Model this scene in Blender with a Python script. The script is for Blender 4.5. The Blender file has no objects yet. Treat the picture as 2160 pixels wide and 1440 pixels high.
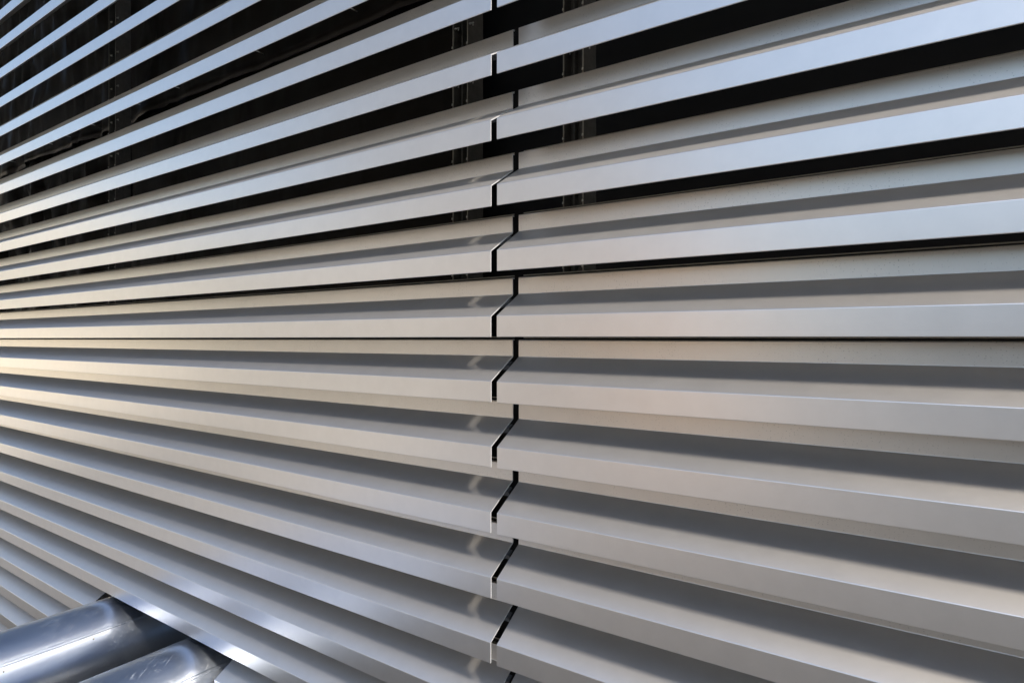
import bpy, bmesh, math, random
from mathutils import Vector, Matrix, noise
random.seed(7)
scn = bpy.context.scene
col = scn.collection
R = math.radians

# ------------------------------------------------------------------ camera
P = 0.12                       # vertical pitch of the slats (m)
F = 1283.0                     # focal length in px of a 2160 px wide picture
CX, HY = 1080.0, 712.5         # principal column, eye level row
ZC = 14 * P                    # eye height above the paving
cam_d = bpy.data.cameras.new('camera')
cam = bpy.data.objects.new('camera', cam_d)
col.objects.link(cam)
cam.location = (0, 0, ZC)
cam.rotation_euler = (R(90), 0, 0)
cam_d.sensor_width = 36
cam_d.lens = F / 2160 * 36
cam_d.shift_y = -(720 - HY) / 2160
cam_d.clip_start = 0.02
cam_d.clip_end = 500
scn.camera = cam

# ------------------------------------------------------------------ sky, sun, exposure
SUN_AZ = Vector((0.498, -0.867))        # horizontal direction towards the hazy sun
SUN_EL = R(44)
w = bpy.data.worlds.new('World')
scn.world = w
w.use_nodes = True
nt = w.node_tree
sky = nt.nodes.new('ShaderNodeTexSky')
sky.sky_type = 'NISHITA'
sky.sun_disc = False
sky.sun_elevation = SUN_EL
sky.sun_rotation = math.atan2(SUN_AZ.x, SUN_AZ.y)
sky.air_density = 1.0
sky.dust_density = 1.1
sky.ozone_density = 1.2
bg = nt.nodes['Background']
nt.links.new(sky.outputs[0], bg.inputs[0])
bg.inputs[1].default_value = 0.137
sl = bpy.data.lights.new('sun', 'SUN')
sl.energy = 3.2
sl.angle = R(7)
sl.color = (1.0, 0.91, 0.80)
so = bpy.data.objects.new('sun', sl)
col.objects.link(so)
sd = Vector((SUN_AZ.x, SUN_AZ.y, 0)).normalized() * math.cos(SUN_EL) + Vector((0, 0, math.sin(SUN_EL)))
so.rotation_euler = sd.to_track_quat('Z', 'Y').to_euler()
scn.view_settings.view_transform = 'Standard'
scn.view_settings.look = 'None'
scn.view_settings.gamma = 1
scn.view_settings.exposure = 0.97

# ------------------------------------------------------------------ wall frame
TH = math.atan2(CX + 809, F)
TL = Vector((-math.sin(TH), math.cos(TH), 0))       # along the wall, away to the left
N = Vector((math.cos(TH), math.sin(TH), 0))         # into the wall
UP = Vector((0, 0, 1))
J = Vector(((1048 - CX) / F * 9.25 * P, 9.25 * P, ZC))   # joint, front plane, eye level
DF = J.dot(N)                                       # camera to front plane
SJ = (J - Vector((0, 0, ZC))).dot(TL)


def wp(s, d, h):
    """wall point: s along the wall left from the joint, d behind the front plane, h above eye level (metres)"""
    return J + TL * s + N * d + UP * h


def s_of(px, d=0.0):
    """distance along the wall of the wall point seen at picture column px, d behind the front"""
    q = Vector(((px - CX) / F, 1, 0))
    t = (DF + d) / q.dot(N)
    return q.dot(TL) * t - SJ


# ------------------------------------------------------------------ helpers
def tag(o, label=None, cat=None, group=None, kind=None):
    if label: o['label'] = label
    if cat: o['category'] = cat
    if group: o['group'] = group
    if kind: o['kind'] = kind
    return o


def empty(name, loc=(0, 0, 0)):
    o = bpy.data.objects.new(name, None)
    o.empty_display_size = 0.05
    col.objects.link(o)
    o.location = loc
    return o


def link(name, me, mat, parent=None):
    o = bpy.data.objects.new(name, me)
    col.objects.link(o)
    if mat and not me.materials: me.materials.append(mat)
    if parent: o.parent = parent
    return o


def from_bm(name, bm, mat, parent=None, smooth=False):
    bmesh.ops.recalc_face_normals(bm, faces=bm.faces)
    me = bpy.data.meshes.new(name)
    bm.to_mesh(me); bm.free()
    if smooth:
        for p in me.polygons: p.use_smooth = True
    return link(name, me, mat, parent)


def frame_box(bm, o, ax, ay, az):
    """box with corner o and edge vectors"""
    vs = []
    for k in (0, 1):
        for (i, j) in ((0, 0), (1, 0), (1, 1), (0, 1)):
            vs.append(bm.verts.new(o + ax * i + ay * j + az * k))
    for f in ((0, 3, 2, 1), (4, 5, 6, 7), (0, 1, 5, 4), (1, 2, 6, 5), (2, 3, 7, 6), (3, 0, 4, 7)):
        bm.faces.new([vs[i] for i in f])


def wbox(bm, s0, s1, d0, d1, h0, h1):
    frame_box(bm, wp(s0, d0, h0), TL * (s1 - s0), N * (d1 - d0), UP * (h1 - h0))


def wcyl(bm, s, d, h, axis, r, ln, n=10, r2=None):
    """cylinder from a wall point along axis"""
    a = axis.normalized()
    u = a.orthogonal().normalized(); v = a.cross(u)
    c = wp(s, d, h)
    r2 = r if r2 is None else r2
    A = [bm.verts.new(c + (u * math.cos(t) + v * math.sin(t)) * r) for t in [2 * math.pi * i / n for i in range(n)]]
    B = [bm.verts.new(c + a * ln + (u * math.cos(t) + v * math.sin(t)) * r2) for t in [2 * math.pi * i / n for i in range(n)]]
    for i in range(n):
        bm.faces.new((A[i], A[(i + 1) % n], B[(i + 1) % n], B[i]))
    bm.faces.new(A[::-1]); bm.faces.new(B)


# ------------------------------------------------------------------ materials
def new_mat(name):
    m = bpy.data.materials.new(name)
    m.use_nodes = True
    t = m.node_tree
    return m, t, t.nodes['Principled BSDF'], t.nodes, t.links


def ramp(nodes, links, src, p0, p1, c0=(0, 0, 0, 1), c1=(1, 1, 1, 1)):
    r = nodes.new('ShaderNodeValToRGB')
    r.color_ramp.elements[0].position = p0; r.color_ramp.elements[0].color = c0
    r.color_ramp.elements[1].position = p1; r.color_ramp.elements[1].color = c1
    links.new(src, r.inputs[0])
    return r


def tex_noise(nodes, links, vec, scale, detail=3, rough=0.5):
    n = nodes.new('ShaderNodeTexNoise')
    n.inputs['Scale'].default_value = scale
    n.inputs['Detail'].default_value = detail
    n.inputs['Roughness'].default_value = rough
    links.new(vec, n.inputs['Vector'])
    return n


def mapping(nodes, links, scale=(1, 1, 1), space='Object'):
    tc = nodes.new('ShaderNodeTexCoord')
    mp = nodes.new('ShaderNodeMapping')
    mp.inputs['Scale'].default_value = scale
    links.new(tc.outputs[space], mp.inputs[0])
    return mp.outputs[0]


def world_pos(nodes, links, scale=(1, 1, 1)):
    g = nodes.new('ShaderNodeNewGeometry')
    mp = nodes.new('ShaderNodeMapping')
    mp.inputs['Scale'].default_value = scale
    links.new(g.outputs['Position'], mp.inputs[0])
    return mp.outputs[0]


def mix(nodes, links, fac, a, b, blend='MIX'):
    m = nodes.new('ShaderNodeMix')
    m.data_type = 'RGBA'; m.blend_type = blend
    for sock, v in ((m.inputs[0], fac), (m.inputs[6], a), (m.inputs[7], b)):
        if hasattr(v, 'is_output'): links.new(v, sock)
        elif isinstance(v, (int, float)): sock.default_value = v
        else: sock.default_value = (*v, 1)
    return m.outputs[2]


SLAT_COL = (0.742, 0.713, 0.67)


def slat_material(name, rough, speck, speck_col, speck_scale, p0, metal=0.92):
    m, t, b, nd, lk = new_mat(name)
    b.inputs['Metallic'].default_value = metal
    v = world_pos(nd, lk)
    # fine specks of dust or dirt (cells of uneven size, only some of them filled)
    vo = nd.new('ShaderNodeTexVoronoi')
    vo.inputs['Scale'].default_value = speck_scale
    lk.new(v, vo.inputs['Vector'])
    patch = tex_noise(nd, lk, v, 9, 3)
    dot = ramp(nd, lk, vo.outputs['Distance'], 0.14, 0.28, (1, 1, 1, 1), (0, 0, 0, 1))
    sel = ramp(nd, lk, vo.outputs['Color'], p0, p0 + 0.1)
    pr = ramp(nd, lk, patch.outputs[0], 0.35, 0.6)
    mm = nd.new('ShaderNodeMath'); mm.operation = 'MULTIPLY'
    lk.new(dot.outputs[0], mm.inputs[0]); lk.new(sel.outputs[0], mm.inputs[1])
    m2 = nd.new('ShaderNodeMath'); m2.operation = 'MULTIPLY'
    lk.new(mm.outputs[0], m2.inputs[0]); lk.new(pr.outputs[0], m2.inputs[1])
    m3 = nd.new('ShaderNodeMath'); m3.operation = 'MULTIPLY'
    lk.new(m2.outputs[0], m3.inputs[0]); m3.inputs[1].default_value = speck
    # soft patchy film of dust
    film = tex_noise(nd, lk, v, 26, 5, 0.65)
    fr = ramp(nd, lk, film.outputs[0], 0.3, 0.75)
    bc = (0.66, 0.62, 0.555) if 'back' in name else SLAT_COL  # back flange is the same metal, its shade put into a darker, warmer tint
    c0 = mix(nd, lk, fr.outputs[0], tuple(c * 0.965 for c in bc), tuple(min(1, c * 1.02) for c in bc))
    c1 = mix(nd, lk, m3.outputs[0], c0, speck_col)
    lk.new(c1, b.inputs['Base Color'])
    mt = nd.new('ShaderNodeMath'); mt.operation = 'MULTIPLY_ADD'
    lk.new(m3.outputs[0], mt.inputs[0]); mt.inputs[1].default_value = -0.8; mt.inputs[2].default_value = metal
    lk.new(mt.outputs[0], b.inputs['Metallic'])
    rr = nd.new('ShaderNodeMapRange')
    rr.inputs['To Min'].default_value = rough - 0.012; rr.inputs['To Max'].default_value = rough + 0.015
    lk.new(film.outputs[0], rr.inputs['Value'])
    lk.new(rr.outputs[0], b.inputs['Roughness'])
    # faint orange peel of the coating
    fine = tex_noise(nd, lk, v, 900, 2)
    bp = nd.new('ShaderNodeBump')
    bp.inputs['Strength'].default_value = 0.05
    bp.inputs['Distance'].default_value = 0.0004
    lk.new(fine.outputs[0], bp.inputs['Height'])
    lk.new(bp.outputs[0], b.inputs['Normal'])
    return m


M_front = slat_material('slat_front_coating', 0.35, 0.0, (0.3, 0.3, 0.3), 500, 0.8, 0.93)
M_web = slat_material('slat_web_dusty', 0.44, 0.35, (0.72, 0.67, 0.60), 360, 0.30, 0.89)
M_back = slat_material('slat_back_shaded', 0.35, 0.5, (0.10, 0.09, 0.08), 330, 0.5, 0.93)


def simple(name, colr, rough, metal=0.0, nscale=None, namp=0.25):
    m, t, b, nd, lk = new_mat(name)
    b.inputs['Roughness'].default_value = rough
    b.inputs['Metallic'].default_value = metal
    if nscale:
        n = tex_noise(nd, lk, world_pos(nd, lk), nscale, 6, 0.6)
        r = ramp(nd, lk, n.outputs[0], 0.3, 0.7, tuple(c * (1 - namp) for c in colr) + (1,), tuple(min(1, c * (1 + namp)) for c in colr) + (1,))
        lk.new(r.outputs[0], b.inputs['Base Color'])
    else:
        b.inputs['Base Color'].default_value = (*colr, 1)
    return m


M_cut = simple('raw_saw_cut_aluminium', (0.78, 0.80, 0.82), 0.5, 0.35, 900, 0.4)
M_clip = simple('dull_steel_clip', (0.10, 0.105, 0.11), 0.5, 0.8, 300, 0.4)
M_post = simple('dark_grey_post', (0.15, 0.145, 0.13), 0.42, 0.4, 60, 0.2)
M_fin = simple('grey_fin_metal', (0.42, 0.39, 0.32), 0.4, 0.4, 80, 0.15)
M_bolt = simple('zinc_bolt', (0.6, 0.58, 0.52), 0.3, 1.0)
M_black = simple('black_backing_board', (0.006, 0.006, 0.006), 0.6, 0.0, 20, 0.3)


def membrane_material():
    m, t, b, nd, lk = new_mat('black_foil_membrane')
    b.inputs['Base Color'].default_value = (0.010, 0.008, 0.006, 1)
    b.inputs['Roughness'].default_value = 0.38
    b.inputs['Specular IOR Level'].default_value = 0.22
    b.inputs['Specular Tint'].default_value = (1.0, 0.86, 0.70, 1)
    v = world_pos(nd, lk, (1, 1, 0.6))
    n = tex_noise(nd, lk, v, 6, 2, 0.4); n.inputs['Distortion'].default_value = 0.7
    bp = nd.new('ShaderNodeBump')
    bp.inputs['Strength'].default_value = 0.5; bp.inputs['Distance'].default_value = 0.02
    lk.new(n.outputs[0], bp.inputs['Height'])
    lk.new(bp.outputs[0], b.inputs['Normal'])
    return m


M_memb = membrane_material()


def duct_material():
    m, t, b, nd, lk = new_mat('scratched_aluminium_jacket')
    b.inputs['Metallic'].default_value = 1.0
    v = world_pos(nd, lk)
    cl = tex_noise(nd, lk, v, 7, 6, 0.6); cl.inputs['Distortion'].default_value = 0.8
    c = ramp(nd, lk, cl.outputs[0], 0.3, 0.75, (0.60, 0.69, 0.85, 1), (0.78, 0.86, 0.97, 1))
    # fine scratches: stretched noise at two angles
    hs = []
    for ang, sc in ((0.3, (520, 9, 110)), (1.15, (14, 460, 80)), (2.2, (380, 12, 60))):
        g = nd.new('ShaderNodeNewGeometry')
        mp = nd.new('ShaderNodeMapping')
        mp.inputs['Rotation'].default_value = (0.2, 0.4, ang)
        mp.inputs['Scale'].default_value = sc
        lk.new(g.outputs['Position'], mp.inputs[0])
        n = tex_noise(nd, lk, mp.outputs[0], 1.0, 2)
        r = ramp(nd, lk, n.outputs[0], 0.65, 0.73)
        hs.append(r.outputs[0])
    s = mix(nd, lk, 1.0, hs[0], hs[1], 'ADD'); s = mix(nd, lk, 1.0, s, hs[2], 'ADD')
    zone = ramp(nd, lk, tex_noise(nd, lk, v, 10, 3).outputs[0], 0.45, 0.65)
    s = mix(nd, lk, 1.0, s, zone.outputs[0], 'MULTIPLY')
    lk.new(mix(nd, lk, s, c.outputs[0], (0.90, 0.92, 0.95)), b.inputs['Base Color'])
    rr = nd.new('ShaderNodeMapRange')
    rr.inputs['To Min'].default_value = 0.28; rr.inputs['To Max'].default_value = 0.42
    lk.new(cl.outputs[0], rr.inputs['Value'])
    ad = nd.new('ShaderNodeMath'); ad.operation = 'MULTIPLY_ADD'
    lk.new(s, ad.inputs[0]); ad.inputs[1].default_value = 0.25; lk.new(rr.outputs[0], ad.inputs[2])
    lk.new(ad.outputs[0], b.inputs['Roughness'])
    me_ = nd.new('ShaderNodeMath'); me_.operation = 'MULTIPLY_ADD'
    lk.new(s, me_.inputs[0]); me_.inputs[1].default_value = -0.22; me_.inputs[2].default_value = 1.0
    lk.new(me_.outputs[0], b.inputs['Metallic'])
    bp = nd.new('ShaderNodeBump')
    bp.inputs['Strength'].default_value = 0.2; bp.inputs['Distance'].default_value = 0.0006
    lk.new(s, bp.inputs['Height'])
    big = nd.new('ShaderNodeBump')
    big.inputs['Strength'].default_value = 0.05; big.inputs['Distance'].default_value = 0.02
    lk.new(cl.outputs[0], big.inputs['Height'])
    lk.new(big.outputs[0], bp.inputs['Normal'])
    lk.new(bp.outputs[0], b.inputs['Normal'])
    return m


M_duct = duct_material()

# ------------------------------------------------------------------ ground
def ground_mat():
    m, t, b, nd, lk = new_mat('paving')
    v = world_pos(nd, lk)
    br = nd.new('ShaderNodeTexBrick')
    br.inputs['Scale'].default_value = 1.6
    br.inputs['Color1'].default_value = (0.04, 0.04, 0.039, 1)
    br.inputs['Color2'].default_value = (0.055, 0.055, 0.053, 1)
    br.inputs['Mortar'].default_value = (0.10, 0.10, 0.095, 1)
    br.inputs['Mortar Size'].default_value = 0.008
    lk.new(v, br.inputs['Vector'])
    n = tex_noise(nd, lk, v, 3, 8, 0.65)
    c = mix(nd, lk, 0.5, br.outputs[0], ramp(nd, lk, n.outputs[0], 0.3, 0.7, (0.035, 0.035, 0.035, 1), (0.07, 0.07, 0.067, 1)).outputs[0])
    lk.new(c, b.inputs['Base Color'])
    b.inputs['Roughness'].default_value = 0.85
    return m


bm = bmesh.new()
bmesh.ops.create_grid(bm, x_segments=2, y_segments=2, size=300)
g = from_bm('ground', bm, ground_mat()); tag(g, kind='structure')

bm = bmesh.new()
vs = [bm.verts.new((x, y, 0.004)) for x, y in ((-2.8, -6), (-6, -16), (-40, -16), (-40, 26), (-9.5, 6.8), (-3.2, 2.4))]
bm.faces.new(vs)
g = from_bm('bounce_ground', bm, simple('pale_concrete', (0.275, 0.28, 0.29), 0.8, 0, 2, 0.12)); tag(g, kind='structure')  # pale ground out of frame, added to lighten the slat reflections
bm = bmesh.new()
vs = [bm.verts.new((x, y, 0.008)) for x, y in ((-8.6, 3.2), (-26, 3.6), (-26, 15), (-21, 13.5), (-8.6, 6.5))]
bm.faces.new(vs)
g = from_bm('path', bm, simple('white_bounce_paving', (0.86, 0.80, 0.68), 0.6, 0, 2, 0.08)); tag(g, kind='structure')  # unseen white strip added to throw a warm glow onto the left slats

# ------------------------------------------------------------------ slats
T = 0.018 * P            # sheet thickness
D1 = 0.602 * P
pts_front = [(0.0, 0.018 * P), (0.0, 0.338 * P)]
pts_web = [(0.0, 0.338 * P), (D1, 0.702 * P)]
pts_back = [(D1, 0.702 * P), (D1, 0.973 * P), (D1 + 0.05 * P, 0.976 * P)]


def offset_chain(pts, t):
    """centre line of a folded sheet -> outer and inner chains with mitred corners (outer = towards the viewer)"""
    n = len(pts)
    out = []
    for i in range(n):
        ds = []
        if i > 0: ds.append(Vector(pts[i]) - Vector(pts[i - 1]))
        if i < n - 1: ds.append(Vector(pts[i + 1]) - Vector(pts[i]))
        ns = [Vector((d.y, -d.x)).normalized() for d in ds]     # right of travel: into the wall
        if len(ns) == 1:
            o = ns[0] * t
        else:
            bis = (ns[0] + ns[1]).normalized()
            o = bis * (t / max(0.3, bis.dot(ns[0])))
        out.append(Vector(pts[i]) + o)
    return out


def rounded(pts, r, seg=4):
    """round the inner corners of a chain; returns chain and the index ranges of the original spans"""
    res = [Vector(pts[0])]
    cuts = []
    for i in range(1, len(pts) - 1):
        a, b, c = Vector(pts[i - 1]), Vector(pts[i]), Vector(pts[i + 1])
        u = (a - b).normalized(); v = (c - b).normalized()
        ang = u.angle(v)
        dd = min(r / math.tan(ang / 2), (a - b).length * 0.4, (c - b).length * 0.4)
        p0 = b + u * dd; p1 = b + v * dd
        start = len(res)
        for k in range(seg + 1):
            t = k / seg
            res.append((p0 * (1 - t) ** 2 + b * 2 * t * (1 - t) + p1 * t * t))
        cuts.append((start, len(res) - 1))
    res.append(Vector(pts[-1]))
    return res, cuts


full = [(0.014 * P, 0.016 * P), pts_front[0], pts_front[1], pts_back[0], pts_back[1], pts_back[2]]
chain, cuts = rounded(full, 0.016 * P)
inner = offset_chain(chain, T)
# front = from start up to the middle of the first fold, web to the end of the second fold, back the rest
i_a = cuts[1][1]; i_b = cuts[2][1]
SPAN = {'front_flange': (0, i_a), 'sloped_web': (i_a, i_b), 'back_flange': (i_b, len(chain) - 1)}
PART_MAT = {'front_flange': M_front, 'sloped_web': M_web, 'back_flange': M_back}
_slat_cache = {}


def slat_mesh(part, length, ragged_start):
    """sheet running along local +X, local Y into the wall, local Z up"""
    key = (part, round(length, 4), ragged_start)
    if key in _slat_cache: return _slat_cache[key]
    i0, i1 = SPAN[part]
    bm = bmesh.new()
    nx = max(2, int(length / 0.25))
    rnd = random.Random(3)
    rows = []
    for ix in range(nx + 1):
        x = length * ix / nx
        A, B = [], []
        for i in range(i0, i1 + 1):
            xx = x
            if ix == 0 and ragged_start: xx = rnd.uniform(-0.0007, 0.0007)
            A.append(bm.verts.new((xx, chain[i].x, chain[i].y)))
            B.append(bm.verts.new((xx, inner[i].x, inner[i].y)))
        rows.append((A, B))
    cut_faces = []
    for ix in range(nx):
        (A0, B0), (A1, B1) = rows[ix], rows[ix + 1]
        for i in range(len(A0) - 1):
            bm.faces.new((A0[i], A1[i], A1[i + 1], A0[i + 1]))
            bm.faces.new((B0[i], B0[i + 1], B1[i + 1], B1[i]))
        if part == 'front_flange': bm.faces.new((A0[0], B0[0], B1[0], A1[0]))
        if part == 'back_flange': bm.faces.new((A0[-1], A1[-1], B1[-1], B0[-1]))
    for (A, B) in (rows[0], rows[-1]):
        for i in range(len(A) - 1):
            cut_faces.append(bm.faces.new((A[i], A[i + 1], B[i + 1], B[i])))
    bmesh.ops.recalc_face_normals(bm, faces=bm.faces)
    cut_idx = set()
    bm.faces.index_update()
    for f in cut_faces: cut_idx.add(f.index)
    me = bpy.data.meshes.new(part)
    bm.to_mesh(me); bm.free()
    me.materials.append(PART_MAT[part]); me.materials.append(M_cut)
    for i in cut_idx: me.polygons[i].material_index = 1
    _slat_cache[key] = me
    return me


def rail_mesh(length):
    key = ('rail', round(length, 4))
    if key in _slat_cache: return _slat_cache[key]
    bm = bmesh.new()
    n = 8
    c = Vector((0.0, D1 + 0.105 * P, 1.012 * P)); rr = 0.009 * P
    A = [bm.verts.new(c + Vector((0.03 * P, math.cos(t) * rr, math.sin(t) * rr))) for t in [2 * math.pi * i / n for i in range(n)]]
    B = [bm.verts.new(c + Vector((length, math.cos(t) * rr, math.sin(t) * rr))) for t in [2 * math.pi * i / n for i in range(n)]]
    for i in range(n): bm.faces.new((A[i], A[(i + 1) % n], B[(i + 1) % n], B[i]))
    bm.faces.new(A); bm.faces.new(B[::-1])
    # thin strip under the bead, black to stand in for shade in the gap
    frame_box(bm, Vector((0.03 * P, D1 + 0.112 * P, 0.93 * P)), Vector((length - 0.03 * P, 0, 0)), Vector((0, 0.006 * P, 0)), Vector((0, 0, 0.078 * P)))
    bmesh.ops.recalc_face_normals(bm, faces=bm.faces)
    bm.faces.ensure_lookup_table()
    nf = len(bm.faces)
    me = bpy.data.meshes.new('top_rail'); bm.to_mesh(me); bm.free()
    me.materials.append(M_fin); me.materials.append(M_black)
    for p in me.polygons[nf - 6:]: p.material_index = 1
    _slat_cache[key] = me
    return me


def clip_mesh():
    """small bent splice tab under the upper fold at the sawn end"""
    if 'clip' in _slat_cache: return _slat_cache['clip']
    bm = bmesh.new()
    sl = math.atan2(0.364, 0.602)
    e = Vector((0, math.cos(sl), math.sin(sl))); nrm = Vector((0, math.sin(sl), -math.cos(sl)))
    base = Vector((-0.055 * P, 0.40 * P, 0.338 * P + 0.40 * P * math.tan(sl))) + nrm * (T + 0.0006)
    frame_box(bm, base, Vector((0.40 * P, 0, 0)), e * 0.12 * P, nrm * 0.018 * P)
    frame_box(bm, base + nrm * 0.0185 * P, Vector((0.34 * P, 0, 0)), e * 0.02 * P, nrm * 0.07 * P)
    bmesh.ops.recalc_face_normals(bm, faces=bm.faces)
    me = bpy.data.meshes.new('splice_tab'); bm.to_mesh(me); bm.free()
    me.materials.append(M_clip)
    _slat_cache['clip'] = me
    return me


def place(side, k, s0, length, label, group):
    """side 'L' runs away to the left from wall distance s0, 'R' runs to the right"""
    root = empty('louvre_slat')
    if side == 'L':
        X0, hv = -808 - 1.4 * k, 717.0
        d = Vector(((X0 - CX) / F, 1, (HY - hv) / F)).normalized()
        lat = d
        o = wp(0, 0, k * P) + d * s0
    else:
        X0, hv = -837.0, 708.0
        d = -Vector(((X0 - CX) / F, 1, (HY - hv) / F)).normalized()
        o = wp(0, 0, k * P)
        lat = -d
    n = Vector((lat.y, -lat.x, 0)).normalized()            # into the wall
    x = d
    z = UP
    rv = random.Random(k * 31 + (7 if side == 'L' else 3) + int(s0 * 50))
    m = (Matrix((x, n, z)).transposed() @ Matrix.Rotation(R(rv.uniform(-0.22, 0.22)), 3, 'X')).to_4x4()
    m.translation = o + UP * rv.uniform(-0.0004, 0.0004) + x * (rv.uniform(-0.0006, 0.0006))
    root.matrix_world = m
    tag(root, label, 'slat', group)
    for part in ('front_flange', 'sloped_web', 'back_flange'):
        link(part, slat_mesh(part, length, side == 'L'), None, root)
    link('top_rail', rail_mesh(length), None, root)
    if side == 'L' and s0 < P:
        link('splice_tab', clip_mesh(), None, root)
    return root


ORD = ['', 'first', 'second', 'third', 'fourth', 'fifth', 'sixth', 'seventh', 'eighth', 'ninth', 'tenth',
       'eleventh', 'twelfth', 'thirteenth', 'fourteenth', 'fifteenth', 'sixteenth', 'seventeenth', 'eighteenth']
GAP = 0.12 * P
LEN_L = s_of(0) + 16 * P - GAP
S_OR, S_OL = s_of(450), s_of(181)      # opening for the ducts
GL = 'grey metal slats of the left bay'
GR = 'grey metal slats of the right bay'


def lab(side, k, extra=''):
    if k == 0:
        return 'grey folded slat %s of the vertical joint whose lower edge lies level at eye height' % ('left' if side == 'L' else 'right')
    return '%s grey folded slat %s the eye-level one, on the %s of the vertical joint%s' % (
        ORD[abs(k)], 'above' if k > 0 else 'below', 'left' if side == 'L' else 'right', extra)


for k in range(-7, 17):
    place('L', k, GAP, LEN_L, lab('L', k), GL)
for k in range(-11, -7):
    place('L', k, GAP, S_OR - GAP, 'short grey slat between joint and ducts, %s below the eye-level slat' % ORD[-k], GL)
for k in range(-13, -7):
    place('L', k, S_OL, LEN_L + GAP - S_OL, 'grey slat left of the duct opening, %s below the eye-level slat' % ORD[-k], GL)
LEN_R = -s_of(2160) + 8 * P
for k in range(-9, 12):
    place('R', k, 0, LEN_R, lab('R', k), GR)

# ------------------------------------------------------------------ posts behind the slats
H0, H1 = -13.6 * P, 17 * P


def post(px0, px1, px_end, label, rows, lines):
    """two fins (front edges at columns px0, px1) on a channel that ends at column px_end"""
    df = 0.74 * P
    root = empty('support_post', wp(s_of((px0 + px1) / 2, df), df, -ZC))
    inv = Matrix.Translation(-root.location)

    def part(name, bm, mat, smooth=False, par=None):
        bmesh.ops.transform(bm, matrix=inv, verts=bm.verts)
        return from_bm(name, bm, mat, par or root, smooth)
    s0, s1 = s_of(px0, df), s_of(px1, df)
    depth = 0.24 * P
    bm = bmesh.new(); wbox(bm, s_of(px_end, df + depth), s0 + 0.02 * P, df + depth + 0.0005, df + depth + 0.25 * P, H0, H1)
    part('channel', bm, M_post)
    bm = bmesh.new(); wbox(bm, (s0 * 0.6 + s1 * 0.4) - 0.004 * P, (s0 * 0.6 + s1 * 0.4) + 0.012 * P, df + 0.5 * depth, df + depth, H0, H1)
    part('rib', bm, M_post)
    for s in (s0, s1):
        bm = bmesh.new(); wbox(bm, s - 0.02 * P, s, df, df + depth, H0, H1)
        # rounded front bead of the fin
        bmesh.ops.bevel(bm, geom=[e for e in bm.edges if abs((e.verts[0].co - e.verts[1].co).z) > 1], offset=0.008 * P, segments=3, affect='EDGES')
        fo = part('fin', bm, M_fin)
        fo.data.materials.append(M_post)
        for p_ in fo.data.polygons:
            if abs(p_.normal.dot(TL)) > 0.9: p_.material_index = 1  # fin sides take the dark post colour, painting shade beside a bright edge
        for k in rows:
            bm = bmesh.new()
            wcyl(bm, s - 0.01 * P, df - 0.006 * P, (k + 0.075) * P, UP, 0.017 * P, 0.035 * P, 10, 0.013 * P)
            part('nut', bm, M_bolt, True)
            bm = bmesh.new()
            wcyl(bm, s - 0.02 * P, df + 0.05 * P, (k + 0.44) * P, -TL, 0.022 * P, 0.03 * P, 6)
            wcyl(bm, s - 0.055 * P, df + 0.05 * P, (k + 0.44) * P, -TL, 0.011 * P, 0.06 * P, 8)
            wcyl(bm, s - 0.10 * P, df + 0.05 * P, (k + 0.44) * P, -UP, 0.010 * P, 0.05 * P, 8)
            part('bolt', bm, M_bolt)
    tag(root, label, 'post', 'vertical posts behind the slats')


post(229, 242.5, 257, 'dark grey vertical post with bolted fins behind the far left slats', range(0, 14), 0)
post(954, 984.5, 1001, 'dark grey vertical post with bolted fins just left of the vertical joint', range(0, 7), 0)
post(1187, 1228, 1242, 'dark grey vertical post with bolted fins just right of the vertical joint', range(0, 7), 0)

# ------------------------------------------------------------------ black backing and crumpled membrane
DB = 1.9 * P


def sheet(name, s0, s1, h0, h1, d, amp, label, cat, wavy_bottom=0.0, seed=0, mat=None, thick=0.004, step=0.05):
    root_loc = wp(s0, d, h0)
    bm = bmesh.new()
    ns = max(2, int((s1 - s0) / step)); nh = max(2, int((h1 - h0) / step))
    grid = []
    for j in range(nh + 1):
        row = []
        for i in range(ns + 1):
            s = s0 + (s1 - s0) * i / ns; h = h0 + (h1 - h0) * j / nh
            q = Vector((s * 5 + seed, h * 1.6, seed))
            n1 = noise.noise(q); n2 = noise.noise(Vector((s * 14 + n1 * 2, h * 4, seed + 3)))
            n3 = 1 - abs(noise.noise(Vector((s * 9 + h * 2.2, h * 1.3 - s, seed + 8))))
            off = amp * min(1.0, 0.35 + max(0, s - s_of(600, d)) * 0.5) * (n1 + 0.35 * n2 + 0.7 * (n3 ** 4))
            hh = h
            if j == 0 and wavy_bottom: hh = h + wavy_bottom * min(1, max(0.06, (s - s_of(132, d)) * 2)) * noise.noise(Vector((s * 3.1, seed, 0)))
            row.append(bm.verts.new(wp(s, d - off, hh) - root_loc))
        grid.append(row)
    for j in range(nh):
        for i in range(ns):
            bm.faces.new((grid[j][i], grid[j][i + 1], grid[j + 1][i + 1], grid[j + 1][i]))
    o = from_bm(name, bm, mat or M_memb, None, True)
    o.location = root_loc
    so_ = o.modifiers.new('thickness', 'SOLIDIFY'); so_.thickness = thick; so_.offset = 0
    tag(o, label, cat)
    return o


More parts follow.
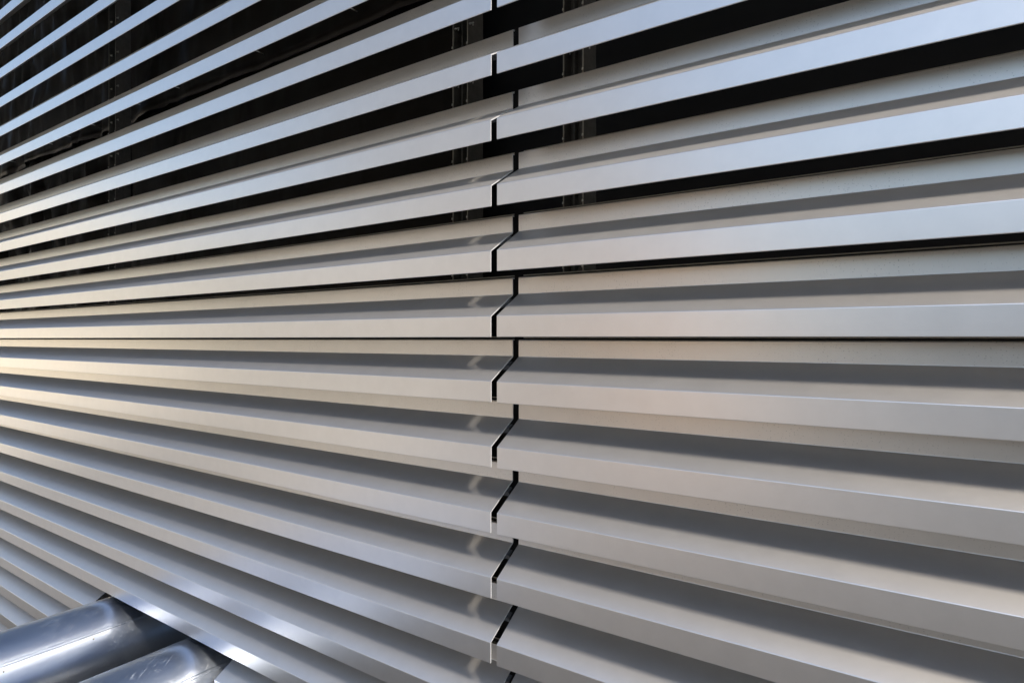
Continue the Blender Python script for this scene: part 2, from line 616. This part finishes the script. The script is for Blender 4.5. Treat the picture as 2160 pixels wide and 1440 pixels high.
S_FAR = LEN_L + 10 * P
s_gap0, s_gap1 = s_of(283, DB), s_of(262, DB)
HS = 6.76 * P
o = sheet('membrane_sheet', s_gap1, S_FAR, -13 * P, HS + 0.5 * P, DB, 0.045, 'crumpled black foil sheet behind the lower far left slats, left of the dark slot', 'membrane', seed=1.3, step=0.03)
o = sheet('membrane_sheet', s_of(1000, DB), s_gap0, -7.2 * P, HS + 0.5 * P, DB, 0.018, 'smoother black foil sheet behind the slats between the dark slot and the joint', 'membrane', seed=5.1, step=0.04)
up_sheet = sheet('membrane_sheet', s_of(1000, DB), S_FAR, HS, 17 * P, DB - 0.32 * P, 0.028, 'black foil sheet with wavy lower hem and screws behind the upper left slats', 'membrane',
                 wavy_bottom=0.03, seed=9.4, step=0.03)
# screws and slotted tabs along the hem
for px in (-60, 30, 113, 149, 203, 300, 380, 550, 750, 900):
    s = s_of(px, DB - 0.4 * P)
    bm = bmesh.new()
    wcyl(bm, s, DB - 0.62 * P, 7.1 * P, -N, 0.035 * P, 0.03 * P, 12, 0.02 * P)
    wcyl(bm, s, DB - 0.59 * P, 7.1 * P, N, 0.012 * P, 0.35 * P, 8)
    bmesh.ops.translate(bm, vec=-up_sheet.location, verts=bm.verts)
    from_bm('screw', bm, M_bolt, up_sheet, True)
    bm = bmesh.new()
    wbox(bm, s - 0.30 * P, s - 0.06 * P, DB - 0.60 * P, DB - 0.57 * P, 7.08 * P, 7.13 * P)
    bmesh.ops.translate(bm, vec=-up_sheet.location, verts=bm.verts)
    from_bm('tab', bm, M_post, up_sheet)

# building wall behind everything
SW = 60.0
op_h0, op_h1 = -9.6 * P, -7.05 * P
bm = bmesh.new()
DW = DB + 0.6 * P
wbox(bm, -SW / 2, SW, DW, DW + 0.3, -ZC, op_h0)
wbox(bm, -SW / 2, SW, DW, DW + 0.3, op_h1, 7.0)
wbox(bm, -SW / 2, S_OR - 0.3 * P, DW, DW + 0.3, op_h0, op_h1)
wbox(bm, S_OL + 0.3 * P, SW, DW, DW + 0.3, op_h0, op_h1)
o = from_bm('building_wall', bm, M_black)
tag(o, 'black boarded wall of the building seen through the gaps between the slats', 'wall')

# ------------------------------------------------------------------ ducts
def duct(s_abs, h, r, out_len, in_len, label):
    s = s_abs - SJ
    c = wp(s, 0, h)
    root = empty('duct', c)
    nseg = 96
    path = []
    for i in range(25): path.append((N * (in_len - (in_len + out_len) * i / 24), -N))
    # elbow turning down to the ground
    rb = r * 1.6
    cen = -N * out_len - UP * rb
    for i in range(1, 13):
        a = math.pi / 2 * i / 12
        path.append((cen + UP * rb * math.cos(a) - N * rb * math.sin(a), (-N * math.cos(a) - UP * math.sin(a)).normalized()))
    path.append((Vector(path[-1][0].to_tuple()) - UP * (ZC + h - rb - 0.0), -UP))
    bm = bmesh.new()
    rings = []
    for (p, tdir) in path:
        side = TL; v = tdir.cross(side).normalized()
        rings.append([bm.verts.new(p + side * r * math.cos(t) + v * r * math.sin(t)) for t in [2 * math.pi * i / nseg for i in range(nseg)]])
    for a, b2 in zip(rings, rings[1:]):
        for i in range(nseg):
            bm.faces.new((a[i], a[(i + 1) % nseg], b2[(i + 1) % nseg], b2[i]))
    j = from_bm('jacket', bm, M_duct, root, True)
    # longitudinal overlap seam on the upper right side
    bm = bmesh.new()
    ang0 = R(36)
    rings = []
    for i in range(2):
        p = N * (in_len * (1 - i)) - N * out_len * i
        q = []
        for kk in range(7):
            a = ang0 + R(0.75) * kk
            rr = r + (0.0016 if 0 < kk < 6 else -0.0005)
            q.append(bm.verts.new(p - TL * rr * math.cos(a) + UP * rr * math.sin(a)))
        rings.append(q)
    for i in range(6): bm.faces.new((rings[0][i], rings[0][i + 1], rings[1][i + 1], rings[1][i]))
    from_bm('seam', bm, M_duct, root, True)
    # rivets beside the seam
    for i in range(7):
        bm = bmesh.new()
        a = ang0 - R(5)
        nd_ = (-TL * math.cos(a) + UP * math.sin(a))
        bmesh.ops.create_uvsphere(bm, u_segments=10, v_segments=6, radius=0.0028)
        bmesh.ops.translate(bm, vec=nd_ * r - N * (0.08 + 0.22 * i), verts=bm.verts)
        from_bm('rivet', bm, M_bolt, root, True)
    tag(root, label, 'duct', 'shiny ducts through the slatted wall')


RD = 1.07 * P
duct(18.51 * P, -8.24 * P, RD, 11 * P, 4.5 * P, 'shiny scratched metal duct leaving the wall, the farther and upper in the picture')
duct(14.34 * P, -8.24 * P, RD, 11 * P, 4.5 * P, 'shiny scratched metal duct leaving the wall, the nearer and lower in the picture')

# ------------------------------------------------------------------ surroundings (seen only as reflections)
def facade_mat(name, c1, c2):
    m, t, b, nd, lk = new_mat(name)
    v = world_pos(nd, lk)
    n = tex_noise(nd, lk, v, 0.8, 6, 0.6)
    lk.new(ramp(nd, lk, n.outputs[0], 0.3, 0.7, (*c1, 1), (*c2, 1)).outputs[0], b.inputs['Base Color'])
    b.inputs['Roughness'].default_value = 0.8
    return m


def building(name, centre, facing, wdt, dep, hgt, mat, label, floors, cols, wmat):
    root = empty(name, (centre[0], centre[1], 0))
    f = Vector((facing[0], facing[1], 0)).normalized(); s = Vector((-f.y, f.x, 0))
    bm = bmesh.new(); frame_box(bm, -s * wdt / 2 - f * dep, s * wdt, f * dep, UP * hgt)
    from_bm('wall', bm, mat, root)
    bm = bmesh.new(); frame_box(bm, -s * (wdt / 2 + .15) - f * (dep + .15) + UP * hgt, s * (wdt + .3), f * (dep + .3), UP * 0.35)
    from_bm('roof', bm, mat, root)
    cw, fh = wdt / cols, hgt / floors
    for i in range(floors):
        for j in range(cols):
            bm = bmesh.new()
            frame_box(bm, s * (-wdt / 2 + cw * (j + .25)) + f * 0.003 + UP * (fh * (i + .3)), s * cw * .5, f * 0.05, UP * fh * .45)
            from_bm('window', bm, wmat, root)
    tag(root, label, 'building')


M_dark = facade_mat('grey_cladding', (0.42, 0.42, 0.41), (0.5, 0.5, 0.49))
M_warm = facade_mat('cream_render', (0.88, 0.80, 0.64), (0.92, 0.85, 0.70))
M_win = simple('window_glass', (0.05, 0.06, 0.07), 0.1, 0.0)
building('office_building', (-12.5, -4.0), (1, 0.0), 9.0, 2.5, 8.5, M_dark, 'grey clad office block across the yard', 4, 5, M_win)
building('pale_reflector', (-9.0, -2.6), (0.85, -0.5), 9.5, 1.8, 2.6, facade_mat('beige_render', (0.56, 0.53, 0.48), (0.64, 0.61, 0.55)), 'added unseen low cream block brightening the slats, at the foot of the grey office block', 1, 4, M_win)  # unseen block added as a bright band reflected near eye level
building('peach_reflector', (-7.3, -5.2), (0.8, -0.3), 2.3, 1.2, 2.9, facade_mat('peach_render', (0.92, 0.56, 0.34), (0.95, 0.64, 0.42)), 'added unseen small peach block that gives the slats a warm reflection', 1, 1, M_warm)  # unseen block added for the peach sheen right of the joint
building('low_building', (-23.5, 9.5), (0.72, -0.69), 11, 5, 6.5, M_warm, 'cream rendered low building far down the yard', 1, 3, M_win)
hz = Vector((SUN_AZ.x, SUN_AZ.y, 0)).normalized()
lf = Vector((hz.y, -hz.x, 0))
tc = wp(0.75, 0, 0) + hz * 6.0 + lf * 0.85
building('sun_blocker_tower', (tc.x, tc.y), (-hz.x, -hz.y), 1.45, 1.5, 12, M_dark, 'added unseen slender grey tower that shades the left end of the wall', 4, 1, M_win)  # unseen tower added to keep the sun off the left slats and ducts
building('dark_reflector', (-5.5, -13.5), (0.3, 0.95), 10, 4, 3.6, facade_mat('dark_brick', (0.10, 0.09, 0.08), (0.14, 0.12, 0.11)), 'added unseen dark brick block that darkens the reflections in the right slats', 1, 4, M_win)  # unseen block added to dim the horizon reflected at the right
building('shed', (-16, -11.5), (0.95, -0.3), 7, 6, 3.6, M_warm, 'cream shed across the yard', 1, 2, M_win)
